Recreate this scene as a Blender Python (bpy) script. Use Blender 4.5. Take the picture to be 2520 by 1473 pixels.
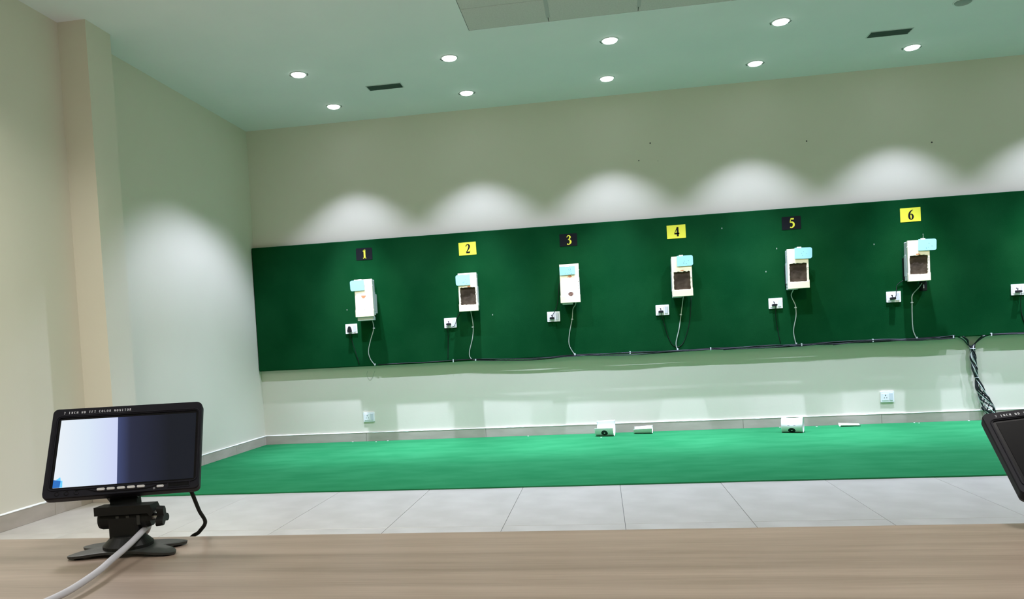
import bpy, bmesh, math, random
from mathutils import Vector, Matrix, Euler
PI = math.pi
random.seed(7)
sc = bpy.context.scene
for o in list(bpy.data.objects):
    bpy.data.objects.remove(o)
COL = sc.collection

# ------------------------------------------------------------------ camera
XL, D, H = -3.3806, 7.374, 3.133          # left wall, far wall, ceiling
XR, YN = 6.4, -2.6                        # right wall, wall behind the camera
cam = bpy.data.cameras.new('camera')
cam.sensor_width = 36.0
cam.lens = 1908.9 / 2520 * 36.0
cam.shift_x = 69.3 / 2520
cam.shift_y = 179.4 / 2520
cam.clip_start = 0.02
camo = bpy.data.objects.new('camera', cam)
COL.objects.link(camo)
yaw, pitch, roll = -0.1509, -0.039, -0.053
f = Vector((math.sin(yaw) * math.cos(pitch), math.cos(yaw) * math.cos(pitch), math.sin(pitch)))
r0 = Vector((math.cos(yaw), -math.sin(yaw), 0))
u0 = r0.cross(f)
r = math.cos(roll) * r0 + math.sin(roll) * u0
u = -math.sin(roll) * r0 + math.cos(roll) * u0
M = Matrix((r, u, -f)).transposed().to_4x4()
M.translation = Vector((0, 0, 0.9226))
camo.matrix_world = M
sc.camera = camo

# ------------------------------------------------------------------ world, exposure
w = bpy.data.worlds.new('world')
sc.world = w
w.use_nodes = True
w.node_tree.nodes['Background'].inputs[0].default_value = (0.8, 0.85, 0.9, 1)
w.node_tree.nodes['Background'].inputs[1].default_value = 0.0
vs = sc.view_settings
vs.view_transform = 'Standard'
vs.look = 'None'
vs.gamma = 1
vs.use_curve_mapping = False
vs.exposure = 0.0

# lamps: strengths and colours all here
COOL = (0.90, 0.95, 1.33)
ROW_W = 70.0         # wide beam of a recessed downlight, row nearest the wall
ROW_B = 118.0         # the same, outer row
CORE_W = 520.0       # bright narrow core, row nearest the wall
CORE_B = 90.0        # the same, outer row
FILL_W = 0.15         # its wide weak spill
TARGET_W = 130.0     # warm spotlight on each target
PANEL_W = 20.0       # square ceiling light over the shooting bench
PANEL_C = (1.0, 0.96, 0.93)

def spot(name, loc, aim, power, size, blend, color, radius=0.04):
    l = bpy.data.lights.new(name, 'SPOT')
    l.energy = power; l.spot_size = math.radians(size); l.spot_blend = blend
    l.color = color; l.shadow_soft_size = radius
    o = bpy.data.objects.new(name, l); COL.objects.link(o)
    o.location = loc
    o.rotation_euler = (Vector(aim) - Vector(loc)).to_track_quat('-Z', 'Y').to_euler()
    return o

def area(name, loc, size, power, color, spread=170):
    l = bpy.data.lights.new(name, 'AREA')
    l.shape = 'SQUARE' if size > 0.2 else 'DISK'
    l.size = size; l.energy = power; l.color = color; l.spread = math.radians(spread)
    o = bpy.data.objects.new(name, l); COL.objects.link(o)
    o.location = loc
    return o

# ------------------------------------------------------------------ materials
def lin(c):
    return tuple((x / 255 / 12.92) if x / 255 <= 0.04045 else ((x / 255 + 0.055) / 1.055) ** 2.4 for x in c)

def mat(name, col, rough=0.6, metal=0.0, spec=0.5, emit=None, estr=1.0, coat=0.0):
    m = bpy.data.materials.new(name); m.use_nodes = True
    b = m.node_tree.nodes['Principled BSDF']
    b.inputs['Base Color'].default_value = (*col, 1)
    b.inputs['Roughness'].default_value = rough
    b.inputs['Metallic'].default_value = metal
    b.inputs['Specular IOR Level'].default_value = spec
    b.inputs['Coat Weight'].default_value = coat
    if emit:
        b.inputs['Emission Color'].default_value = (*emit, 1)
        b.inputs['Emission Strength'].default_value = estr
    return m

def noisy(m, scale, c1, c2, stretch=(1, 1, 1), detail=4, lo=0.35, hi=0.65, bump=0.0, bscale=None, coord='Object', bdist=0.002):
    nt = m.node_tree; N = nt.nodes; L = nt.links
    b = N['Principled BSDF']
    tc = N.new('ShaderNodeTexCoord'); mp = N.new('ShaderNodeMapping')
    mp.inputs['Scale'].default_value = stretch
    n = N.new('ShaderNodeTexNoise'); n.inputs['Scale'].default_value = scale; n.inputs['Detail'].default_value = detail
    cr = N.new('ShaderNodeValToRGB')
    cr.color_ramp.elements[0].position = lo; cr.color_ramp.elements[0].color = (*c1, 1)
    cr.color_ramp.elements[1].position = hi; cr.color_ramp.elements[1].color = (*c2, 1)
    L.new(tc.outputs[coord], mp.inputs[0]); L.new(mp.outputs[0], n.inputs['Vector'])
    L.new(n.outputs['Fac'], cr.inputs[0]); L.new(cr.outputs[0], b.inputs['Base Color'])
    if bump:
        n2 = N.new('ShaderNodeTexNoise'); n2.inputs['Scale'].default_value = bscale or scale; n2.inputs['Detail'].default_value = 3
        L.new(mp.outputs[0], n2.inputs['Vector'])
        bp = N.new('ShaderNodeBump'); bp.inputs['Strength'].default_value = bump; bp.inputs['Distance'].default_value = bdist
        L.new(n2.outputs['Fac'], bp.inputs['Height']); L.new(bp.outputs[0], b.inputs['Normal'])
    return m

MT = {}
MT['wall'] = noisy(mat('wall_paint', (.74, .70, .57), 0.75, spec=.2), 1.3, (.73, .69, .562), (.75, .71, .585), bump=.15, bscale=60)
MT['ceil'] = noisy(mat('ceiling_paint', (.8, .8, .79), 0.85, spec=.2), 2.0, (.79, .80, .79), (.82, .82, .81), bump=.08, bscale=50)
MT['tile_c'] = noisy(mat('ceiling_tile', (.7, .66, .62), 0.9, spec=.2), 90, (.58, .54, .51), (.63, .59, .56))
MT['bar'] = mat('grid_bar', (.42, .42, .40), 0.5)
MT['carpet'] = noisy(mat('carpet_green', (.03, .33, .18), 0.95, spec=.0), 3.0, (.020, .168, .060), (.028, .194, .073), stretch=(1, 2.2, 1), detail=6, bump=.6, bscale=260, bdist=.004)
MT['felt'] = noisy(mat('board_felt', (.006, .09, .04), 0.95, spec=.0), 2.2, (.0033, .046, .0130), (.0060, .058, .0175), detail=5, bump=.3, bscale=300)
MT['floor'] = noisy(mat('floor_tile', (.60, .61, .58), 0.28, spec=.5), 5, (.47, .45, .39), (.54, .52, .455), bump=.02, bscale=8)
MT['grout'] = mat('grout', (.22, .22, .20), 0.9)
MT['skirt'] = noisy(mat('skirting_tile', (.40, .38, .34), 0.5, spec=.25), 4, (.42, .37, .305), (.50, .44, .37), stretch=(1, 1, 3))
MT['plaster'] = mat('plaster_bead', (.86, .88, .83), 0.7)
MT['white'] = mat('white_plastic', (.88, .88, .87), 0.4)
MT['white2'] = mat('switch_plastic', (.66, .69, .72), 0.3)
MT['hole'] = mat('socket_hole', (.03, .03, .035), 0.6)
MT['black'] = mat('black_rubber', (.007, .008, .008), 0.65, spec=.25)
MT['cream'] = noisy(mat('box_plastic', (.80, .76, .56), 0.5, spec=.3), 6, (.80, .75, .52), (.85, .81, .61))
MT['house'] = mat('box_housing', (.50, .56, .50), 0.55)  # cream plastic, with the board's green reflection mixed into its colour
MT['rubber'] = noisy(mat('worn_rubber_sheet', (.03, .024, .018), 0.8, spec=.2), 9, (.030, .021, .012), (.095, .072, .048), detail=7, lo=.4, hi=.75, bump=.6, bscale=14, bdist=.01)
MT['paper'] = mat('target_card', (.86, .85, .80), 0.7)
MT['orange'] = noisy(mat('orange_backing', (.60, .24, .08), 0.8), 60, (.45, .17, .06), (.65, .33, .15))
MT['brown'] = noisy(mat('scorched_hole', (.16, .08, .05), 0.8), 120, (.10, .05, .035), (.30, .17, .12))
MT['blue'] = mat('pale_blue_card', (.30, .64, .74), 0.6)
MT['speck'] = mat('pinhole', (.08, .16, .16), 0.8)
MT['yellow'] = mat('yellow_card', (.78, .76, .05), 0.5)
MT['signblack'] = mat('black_card', (.008, .009, .011), 0.8, spec=.1)
MT['cable_grey'] = mat('grey_cable', (.42, .47, .40), 0.5)
MT['cable_light'] = mat('pale_cable', (.58, .61, .59), 0.5)
MT['cable_dark'] = mat('dark_cable', (.022, .027, .030), 0.55, spec=.3)
MT['cable_white'] = mat('white_cable', (.58, .58, .64), 0.5)
MT['desk'] = None
MT['mon'] = mat('monitor_plastic', (.013, .013, .020), 0.55, spec=.16)
MT['stand'] = mat('stand_plastic', (.009, .010, .010), 0.5, spec=.3)
MT['base'] = mat('stand_base', (.042, .046, .044), 0.5, spec=.4)
MT['gloss'] = mat('black_margin', (.004, .004, .006), 0.25, spec=.25)
MT['silver'] = mat('silver_button', (.82, .82, .84), 0.3, metal=.3)
MT['ink'] = mat('printed_letters', (.88, .90, .98), 0.5)
MT['vent'] = mat('vent_slat', (.020, .050, .035), 0.6)
MT['ventb'] = mat('vent_dark', (.008, .02, .014), 0.8)
MT['ventf'] = mat('vent_frame', (.55, .60, .57), 0.5)
MT['trimring'] = mat('downlight_trim', (.78, .80, .79), 0.4)
MT['lamp'] = mat('lit_lens', (.9, .9, .9), 0.4, emit=(.95, 1, 1), estr=6.0)
MT['lampoff'] = mat('unlit_lens', (.30, .34, .32), 0.3)
MT['clip'] = mat('rim_arc', (.06, .08, .07), 0.4, metal=.6)  # short dark arcs beside the downlight trim rings
MT['metal'] = mat('screw_metal', (.6, .6, .6), 0.3, metal=1)
MT['film'] = mat('blue_film', (.01, .12, .42), 0.4, emit=lin((10, 90, 170)), estr=.8)
MT['film2'] = mat('light_blue_film', (.1, .4, .8), 0.4, emit=lin((90, 180, 250)), estr=.9)
MT['leg'] = mat('desk_leg', (.5, .5, .5), 0.4, metal=.5)

def desk_mat():
    m = mat('desk_laminate', (.4, .35, .28), 0.34, spec=.5)
    nt = m.node_tree; N = nt.nodes; L = nt.links; b = N['Principled BSDF']
    tc = N.new('ShaderNodeTexCoord')
    mp = N.new('ShaderNodeMapping'); mp.inputs['Scale'].default_value = (1.1, 34, 1)
    n1 = N.new('ShaderNodeTexNoise'); n1.inputs['Scale'].default_value = 1.0; n1.inputs['Detail'].default_value = 3
    n1.inputs['Distortion'].default_value = .35
    mp2 = N.new('ShaderNodeMapping'); mp2.inputs['Scale'].default_value = (14, 420, 1)
    n2 = N.new('ShaderNodeTexNoise'); n2.inputs['Scale'].default_value = 1.0; n2.inputs['Detail'].default_value = 4
    L.new(tc.outputs['Object'], mp.inputs[0]); L.new(mp.outputs[0], n1.inputs['Vector'])
    L.new(tc.outputs['Object'], mp2.inputs[0]); L.new(mp2.outputs[0], n2.inputs['Vector'])
    mx = N.new('ShaderNodeMix'); mx.data_type = 'FLOAT'; mx.inputs[0].default_value = .35
    L.new(n1.outputs['Fac'], mx.inputs[2]); L.new(n2.outputs['Fac'], mx.inputs[3])
    cr = N.new('ShaderNodeValToRGB')
    cr.color_ramp.elements[0].position = .36; cr.color_ramp.elements[0].color = (.315, .242, .188, 1)
    cr.color_ramp.elements[1].position = .64; cr.color_ramp.elements[1].color = (.455, .358, .290, 1)
    L.new(mx.outputs[0], cr.inputs[0]); L.new(cr.outputs[0], b.inputs['Base Color'])
    bp = N.new('ShaderNodeBump'); bp.inputs['Strength'].default_value = .12; bp.inputs['Distance'].default_value = .0004
    L.new(n2.outputs['Fac'], bp.inputs['Height']); L.new(bp.outputs[0], b.inputs['Normal'])
    return m
MT['desk'] = desk_mat()

def screen_mat():
    """a lit display: bright picture on the left part, dark picture on the right"""
    m = mat('screen_picture', (.006, .006, .008), 0.25, spec=.2)
    nt = m.node_tree; N = nt.nodes; L = nt.links; b = N['Principled BSDF']
    tc = N.new('ShaderNodeTexCoord'); sp = N.new('ShaderNodeSeparateXYZ')
    L.new(tc.outputs['Object'], sp.inputs[0])
    # edge x = -0.0090 - 0.066*z (slightly slanted)
    ma = N.new('ShaderNodeMath'); ma.operation = 'MULTIPLY_ADD'
    ma.inputs[1].default_value = .066; ma.inputs[2].default_value = .0090
    L.new(sp.outputs['Z'], ma.inputs[0])
    ad = N.new('ShaderNodeMath'); ad.operation = 'ADD'
    L.new(sp.outputs['X'], ad.inputs[0]); L.new(ma.outputs[0], ad.inputs[1])   # >0 on the right
    mr = N.new('ShaderNodeMapRange'); mr.inputs[1].default_value = 0; mr.inputs[2].default_value = .06
    L.new(ad.outputs[0], mr.inputs[0])
    crR = N.new('ShaderNodeValToRGB')
    e = crR.color_ramp.elements
    e[0].position = 0; e[0].color = (*lin((66, 76, 118)), 1)
    e[1].position = 1; e[1].color = (*lin((22, 26, 35)), 1)
    x = e.new(.25); x.color = (*lin((40, 44, 66)), 1)
    L.new(mr.outputs[0], crR.inputs[0])
    mr2 = N.new('ShaderNodeMapRange'); mr2.inputs[1].default_value = -.07; mr2.inputs[2].default_value = 0
    L.new(ad.outputs[0], mr2.inputs[0])
    crL = N.new('ShaderNodeValToRGB')
    e = crL.color_ramp.elements
    e[0].position = 0; e[0].color = (*lin((240, 248, 255)), 1)
    e[1].position = 1; e[1].color = (*lin((212, 220, 254)), 1)
    x = e.new(.5); x.color = (*lin((226, 240, 255)), 1)
    L.new(mr2.outputs[0], crL.inputs[0])
    gt = N.new('ShaderNodeMath'); gt.operation = 'GREATER_THAN'; gt.inputs[1].default_value = 0
    L.new(ad.outputs[0], gt.inputs[0])
    mx = N.new('ShaderNodeMix'); mx.data_type = 'RGBA'
    L.new(gt.outputs[0], mx.inputs[0]); L.new(crL.outputs[0], mx.inputs[6]); L.new(crR.outputs[0], mx.inputs[7])
    L.new(mx.outputs[2], b.inputs['Emission Color']); b.inputs['Emission Strength'].default_value = .93
    return m
MT['screen'] = screen_mat()

def target_mat(cx, cy):
    """paper target: black aiming mark printed on white card (UV in metres)"""
    m = mat('printed_target', (.86, .87, .84), 0.7)
    nt = m.node_tree; N = nt.nodes; L = nt.links; b = N['Principled BSDF']
    tc = N.new('ShaderNodeTexCoord'); sp = N.new('ShaderNodeSeparateXYZ')
    L.new(tc.outputs['UV'], sp.inputs[0])
    def mth(op, a, bb):
        n = N.new('ShaderNodeMath'); n.operation = op
        for i, v in enumerate((a, bb)):
            if isinstance(v, (int, float)): n.inputs[i].default_value = v
            else: L.new(v, n.inputs[i])
        return n.outputs[0]
    dx = mth('SUBTRACT', sp.outputs['X'], cx); dy = mth('SUBTRACT', sp.outputs['Y'], cy)
    rr = mth('SQRT', mth('ADD', mth('MULTIPLY', dx, dx), mth('MULTIPLY', dy, dy)), 0)
    black = mth('MULTIPLY', mth('LESS_THAN', rr, .030), mth('GREATER_THAN', rr, .0065))
    # two short printed dashes above the mark
    ady = mth('ABSOLUTE', mth('SUBTRACT', dy, .052), 0)
    adx = mth('ABSOLUTE', mth('SUBTRACT', mth('ABSOLUTE', dx, 0), .024), 0)
    dash = mth('MULTIPLY', mth('LESS_THAN', ady, .0025), mth('LESS_THAN', adx, .008))
    mx = N.new('ShaderNodeMix'); mx.data_type = 'RGBA'
    mx.inputs[6].default_value = (.86, .87, .84, 1); mx.inputs[7].default_value = (.012, .012, .014, 1)
    L.new(black, mx.inputs[0])
    mx2 = N.new('ShaderNodeMix'); mx2.data_type = 'RGBA'; mx2.inputs[7].default_value = (.35, .35, .38, 1)
    L.new(dash, mx2.inputs[0]); L.new(mx.outputs[2], mx2.inputs[6])
    L.new(mx2.outputs[2], b.inputs['Base Color'])
    return m

# ------------------------------------------------------------------ mesh helpers
def link(name, me, m, parent=None):
    o = bpy.data.objects.new(name, me)
    if m is not None: me.materials.append(MT[m] if isinstance(m, str) else m)
    COL.objects.link(o)
    if parent is not None: o.parent = parent
    return o

def fin(name, bm, m, parent=None, smooth=False):
    bmesh.ops.recalc_face_normals(bm, faces=bm.faces[:])
    me = bpy.data.meshes.new(name); bm.to_mesh(me); bm.free()
    if smooth:
        for p in me.polygons: p.use_smooth = True
    return link(name, me, m, parent)

def tag(o, label=None, cat=None, group=None, kind=None):
    if label: o['label'] = label
    if cat: o['category'] = cat
    if group: o['group'] = group
    if kind: o['kind'] = kind
    return o

def empty(name, loc=(0, 0, 0), rz=0.0, **k):
    o = bpy.data.objects.new(name, None); COL.objects.link(o)
    o.location = loc; o.rotation_euler = (0, 0, rz); o.empty_display_size = .05
    return tag(o, **k)

def box(bm, a, b, bevel=0.0, seg=2):
    a = Vector(a); b = Vector(b)
    r_ = bmesh.ops.create_cube(bm, size=1.0)
    vs_ = r_['verts']
    c = (a + b) / 2; s = b - a
    for v in vs_:
        v.co = Vector((c.x + v.co.x * s.x, c.y + v.co.y * s.y, c.z + v.co.z * s.z))
    if bevel > 0:
        es = list({e for v in vs_ for e in v.link_edges})
        bmesh.ops.bevel(bm, geom=es, offset=bevel, segments=seg, affect='EDGES', profile=.5)

def mbox(name, a, b, m, parent=None, bevel=0.0, seg=2, smooth=False):
    bm = bmesh.new(); box(bm, a, b, bevel, seg)
    return fin(name, bm, m, parent, smooth)

def cyl(bm, p, axis, r1, r2, h, n=24):
    """frustum from p along axis"""
    axis = Vector(axis).normalized(); p = Vector(p)
    q = Vector((0, 0, 1)).rotation_difference(axis).to_matrix().to_4x4()
    mtx = Matrix.Translation(p + axis * h / 2) @ q
    bmesh.ops.create_cone(bm, cap_ends=True, segments=n, radius1=r1, radius2=r2, depth=h, matrix=mtx)

def lathe(bm, prof, p=(0, 0, 0), n=28, axis='Z'):
    rings = []
    for (rr, z) in prof:
        ring = []
        for i in range(n):
            a = 2 * PI * i / n
            v = Vector((rr * math.cos(a), rr * math.sin(a), z))
            if axis == 'Y': v = Vector((v.x, v.z, v.y))
            if axis == 'X': v = Vector((v.z, v.x, v.y))
            ring.append(bm.verts.new(v + Vector(p)))
        rings.append(ring)
    for k in range(len(rings) - 1):
        for i in range(n):
            bm.faces.new((rings[k][i], rings[k][(i + 1) % n], rings[k + 1][(i + 1) % n], rings[k + 1][i]))
    bm.faces.new(rings[0][::-1]); bm.faces.new(rings[-1])

def smooth_path(pts, per=8):
    P = [Vector(p) for p in pts]
    P = [P[0] * 2 - P[1]] + P + [P[-1] * 2 - P[-2]]
    out = []
    for i in range(1, len(P) - 2):
        for k in range(per):
            t = k / per
            a, b, c, d = P[i - 1], P[i], P[i + 1], P[i + 2]
            out.append(.5 * ((2 * b) + (c - a) * t + (2 * a - 5 * b + 4 * c - d) * t * t + (3 * b - a - 3 * c + d) * t ** 3))
    out.append(P[-2].copy())
    return out

def tube(bm, pts, rad, n=8, per=8, closed=False, smooth=True):
    P = smooth_path(pts, per) if smooth else [Vector(p) for p in pts]
    rings = []
    nrm = None
    N_ = len(P)
    for i, p in enumerate(P):
        if closed: t = (P[(i + 1) % N_] - P[i - 1]).normalized()
        else: t = (P[min(i + 1, N_ - 1)] - P[max(i - 1, 0)]).normalized()
        if nrm is None:
            nrm = t.orthogonal().normalized()
        else:
            nrm = (nrm - t * nrm.dot(t))
            nrm = nrm.normalized() if nrm.length > 1e-6 else t.orthogonal().normalized()
        bn = t.cross(nrm)
        rr = rad(i / (N_ - 1)) if callable(rad) else rad
        rings.append([bm.verts.new(p + nrm * (rr * math.cos(2 * PI * k / n)) + bn * (rr * math.sin(2 * PI * k / n))) for k in range(n)])
    for i in range(N_ - (0 if closed else 1)):
        A, B = rings[i], rings[(i + 1) % N_]
        for k in range(n):
            bm.faces.new((A[k], A[(k + 1) % n], B[(k + 1) % n], B[k]))
    if not closed:
        bm.faces.new(rings[0][::-1]); bm.faces.new(rings[-1])

def mtube(name, pts, rad, m, parent=None, n=8, per=8, closed=False, smooth=True):
    bm = bmesh.new(); tube(bm, pts, rad, n, per, closed, smooth)
    return fin(name, bm, m, parent, True)

def rrect(x0, z0, x1, z1, rad, seg=5):
    """rounded rectangle outline; rad: one radius or four (bl, br, tr, tl)"""
    rs = rad if isinstance(rad, (tuple, list)) else (rad,) * 4
    out = []
    for (cx, cz, a0), rr in zip(((x0, z0, PI), (x1, z0, 1.5 * PI), (x1, z1, 0), (x0, z1, .5 * PI)), rs):
        if rr <= 0: out.append((cx, cz)); continue
        ccx = cx + rr if cx == x0 else cx - rr
        ccz = cz + rr if cz == z0 else cz - rr
        for k in range(seg + 1):
            a = a0 + .5 * PI * k / seg
            out.append((ccx + rr * math.cos(a), ccz + rr * math.sin(a)))
    return out

def prism(bm, pts, y0, y1, inset=0.0, plane='XZ'):
    """outline extruded from y0 to y1 (back outline may shrink by a factor)"""
    def mk(x, z, y):
        return Vector((x, y, z)) if plane == 'XZ' else Vector((x, z, y))
    cx = sum(p[0] for p in pts) / len(pts); cz = sum(p[1] for p in pts) / len(pts)
    hx = max(abs(p[0] - cx) for p in pts); hz = max(abs(p[1] - cz) for p in pts)
    A = [bm.verts.new(mk(x, z, y0)) for x, z in pts]
    B = [bm.verts.new(mk(cx + (x - cx) * (1 - inset / hx), cz + (z - cz) * (1 - inset / hz), y1)) for x, z in pts]
    n = len(pts)
    for i in range(n):
        bm.faces.new((A[i], A[(i + 1) % n], B[(i + 1) % n], B[i]))
    bm.faces.new(A[::-1]); bm.faces.new(B)

def ring_plate(bm, outer, inner, y0, y1):
    """plate with a hole: outlines in XZ, thickness along Y"""
    for y, flip in ((y0, False), (y1, True)):
        vo = [bm.verts.new((x, y, z)) for x, z in outer]
        vi = [bm.verts.new((x, y, z)) for x, z in inner]
        es = []
        for L_ in (vo, vi):
            for i in range(len(L_)):
                es.append(bm.edges.new((L_[i], L_[(i + 1) % len(L_)])))
        bmesh.ops.triangle_fill(bm, edges=es, use_beauty=True)
        if not flip: A, Ai = vo, vi
        else: B, Bi = vo, vi
    for P_, Q_ in ((A, B), (Ai, Bi)):
        n = len(P_)
        for i in range(n):
            bm.faces.new((P_[i], P_[(i + 1) % n], Q_[(i + 1) % n], Q_[i]))

def ribbon(bm, stroke, O, ux, uz, s, nrm, th=.0006, per=6):
    """variable-width flat stroke: list of (x, z, width)"""
    if len(stroke) > 2:
        P = smooth_path([(a, b, c) for a, b, c in stroke], per)
    else:
        P = [Vector(p) for p in stroke]
    L_, R_ = [], []
    for i, p in enumerate(P):
        t = P[min(i + 1, len(P) - 1)] - P[max(i - 1, 0)]
        t = Vector((t.x, t.y)); t = t.normalized() if t.length > 1e-9 else Vector((1, 0))
        n = Vector((-t.y, t.x)) * p.z / 2
        for lst, sg in ((L_, 1), (R_, -1)):
            lst.append(Vector(O) + Vector(ux) * ((p.x + sg * n.x) * s) + Vector(uz) * ((p.y + sg * n.y) * s))
    nv = Vector(nrm) * th
    for i in range(len(P) - 1):
        q = [L_[i], L_[i + 1], R_[i + 1], R_[i]]
        a = [bm.verts.new(v) for v in q]; b = [bm.verts.new(v + nv) for v in q]
        bm.faces.new(b)
        for k in range(4): bm.faces.new((a[k], a[(k + 1) % 4], b[(k + 1) % 4], b[k]))

DIG = {
 '1': [[(.25, 0, .17), (.25, .98, .17)], [(.06, .80, .04), (.25, .96, .12)], [(.06, .025, .05), (.44, .025, .05)]],
 '2': [[(.04, .72, .05), (.08, .86, .08), (.22, .96, .07), (.38, .88, .15), (.41, .72, .17), (.32, .48, .13), (.04, .09, .05)],
       [(.04, .08, .15), (.44, .08, .15)], [(.44, .06, .05), (.50, .26, .04)]],
 '3': [[(.05, .78, .05), (.11, .91, .08), (.24, .97, .07), (.37, .88, .14), (.38, .74, .14), (.30, .61, .08), (.17, .54, .05)],
       [(.17, .54, .05), (.32, .50, .09), (.43, .36, .16), (.42, .18, .16), (.28, .03, .08), (.13, .03, .09), (.06, .09, .12)]],
 '4': [[(.35, 0, .17), (.35, .98, .17)], [(.33, .97, .07), (.02, .34, .05)], [(0, .30, .13), (.52, .30, .13)]],
 '5': [[(.13, .92, .14), (.46, .92, .14)], [(.15, .92, .06), (.07, .56, .06)],
       [(.07, .55, .06), (.24, .59, .12), (.40, .48, .15), (.44, .30, .17), (.37, .12, .14), (.22, .02, .08), (.07, .07, .12)]],
 '6': [[(.46, .98, .03), (.30, .91, .08), (.14, .70, .14), (.08, .40, .17), (.12, .15, .15), (.25, .02, .07), (.38, .12, .14),
        (.43, .29, .16), (.38, .47, .13), (.27, .56, .07), (.13, .46, .03)]],
}
LET = {
 '7': [[(.02, .95, .1), (.5, .95, .1)], [(.5, .95, .08), (.18, 0, .14)]],
 'I': [[(.25, 0, .15), (.25, 1, .15)], [(.1, .03, .06), (.4, .03, .06)], [(.1, .97, .06), (.4, .97, .06)]],
 'N': [[(.08, 0, .08), (.08, 1, .08)], [(.08, 1, .14), (.5, 0, .14)], [(.5, 0, .08), (.5, 1, .08)]],
 'C': [[(.5, .8, .06), (.35, .97, .08), (.14, .85, .12), (.06, .5, .15), (.14, .15, .12), (.35, .03, .08), (.52, .2, .05)]],
 'H': [[(.1, 0, .14), (.1, 1, .14)], [(.48, 0, .14), (.48, 1, .14)], [(.1, .5, .07), (.48, .5, .07)]],
 'D': [[(.1, 0, .14), (.1, 1, .14)], [(.06, .97, .06), (.32, .95, .08), (.5, .7, .13), (.52, .5, .15), (.5, .3, .13), (.32, .05, .08), (.06, .03, .06)]],
 'T': [[(.28, 0, .14), (.28, 1, .14)], [(.02, .96, .07), (.54, .96, .07)], [(.14, .03, .05), (.42, .03, .05)]],
 'F': [[(.12, 0, .14), (.12, 1, .14)], [(.08, .96, .07), (.5, .96, .07)], [(.12, .52, .06), (.38, .52, .06)]],
 'O': [[(.28, .98, .07), (.10, .82, .12), (.05, .5, .15), (.10, .18, .12), (.28, .02, .07), (.46, .18, .12), (.51, .5, .15), (.46, .82, .12), (.28, .98, .07)]],
 'L': [[(.14, 0, .14), (.14, 1, .14)], [(.08, .04, .08), (.5, .04, .08)], [(.5, .04, .05), (.52, .25, .05)]],
 'R': [[(.1, 0, .14), (.1, 1, .14)], [(.06, .97, .06), (.36, .95, .08), (.46, .76, .13), (.36, .55, .08), (.1, .52, .06)], [(.28, .52, .1), (.54, 0, .12)]],
 'M': [[(.05, 0, .07), (.08, 1, .07)], [(.08, 1, .12), (.28, .2, .12)], [(.28, .2, .06), (.48, 1, .06)], [(.48, 1, .13), (.52, 0, .13)]],
 'E': [[(.12, 0, .12), (.12, 1, .12)], [(.1, .96, .08), (.48, .96, .08)], [(.1, .5, .07), (.4, .5, .07)], [(.1, .04, .08), (.5, .04, .08)]],
 'U': [[(.08, 1, .1), (.08, .3, .12), (.28, .02, .08), (.46, .3, .1), (.46, 1, .1)]],
 'A': [[(.04, 0, .08), (.28, 1, .08)], [(.28, 1, .12), (.52, 0, .12)], [(.12, .35, .06), (.44, .35, .06)]],
 'V': [[(.04, 1, .12), (.28, 0, .12)], [(.28, 0, .07), (.52, 1, .07)]],
 '-': [[(.1, .5, .14), (.5, .5, .14)]],
 '+': [[(.1, .5, .14), (.5, .5, .14)], [(.3, .3, .14), (.3, .7, .14)]],
}

# ================================================================== STRUCTURE
bm = bmesh.new(); box(bm, (XL - .3, YN - .3, -.25), (XR + .3, D + .3, -.004))
floor = tag(fin('floor', bm, 'grout'), kind='structure')
X0, YJ = -1.1215, 3.815       # a joint across and a joint along the room
tmesh = {}
k0 = int(math.floor((XL - X0) / .6)); x = X0 + k0 * .6
yj = YJ - 1.2 * 6
while x < XR:
    y = yj
    while y < 5.1:
        a, b = max(x, XL) + .0012, min(x + .6, XR) - .0012
        c, d = max(y, YN) + .0012, min(y + 1.2, 5.12) - .0012
        if b - a > .01 and d - c > .01:
            key = (round(b - a, 3), round(d - c, 3))
            if key not in tmesh:
                bm = bmesh.new(); box(bm, (0, 0, -.004), (b - a, d - c, 0), .0008, 1)
                bmesh.ops.recalc_face_normals(bm, faces=bm.faces[:])
                me = bpy.data.meshes.new('floor_tile'); bm.to_mesh(me); bm.free()
                me.materials.append(MT['floor']); tmesh[key] = me
            o = bpy.data.objects.new('floor_tile', tmesh[key]); COL.objects.link(o); o.parent = floor
            o.location = (a, c, random.uniform(-.0002, .0002))
        y += 1.2
    x += .6

def struct(name, a, b, m):
    return tag(mbox(name, a, b, m), kind='structure')
struct_back = struct('wall_back', (XL - .2, D, -.1), (XR + .2, D + .2, H + .2), 'wall')
wl = struct('wall_left', (XL - .2, YN - .2, -.1), (XL, D, H + .2), 'wall')
struct('wall_right', (XR, YN - .2, -.1), (XR + .2, D, H + .2), 'wall')
struct('wall_front', (XL, YN - .2, -.1), (XR, YN, H + .2), 'wall')
PX, PY0, PY1 = -3.182, 4.66, 4.92
struct('wall_pier', (XL, PY0, 0), (PX, PY1, H), 'wall')
# small holes and scuffs high on the far wall
for (hx, hz, hr) in ((.537, 2.667, .007), (.428, 2.517, .006), (1.904, 2.562, .007), (2.943, 2.457, .008), (.60, 2.50, .003)):
    bm = bmesh.new(); lathe(bm, [(hr, 0), (hr * .7, -.002)], (hx, D + .0005, hz), 10, 'Y')
    fin('nail_hole', bm, 'hole', struct_back)

# a thin wire loop poking out below the board
mtube('wire_loop', [(-2.275, D - .003, .70), (-2.285, D - .004, .66), (-2.262, D - .004, .615), (-2.235, D - .004, .625), (-2.215, D - .004, .665), (-2.20, D - .003, .70)], .0013, 'cable_grey', struct_back, 6, 6)

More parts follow.
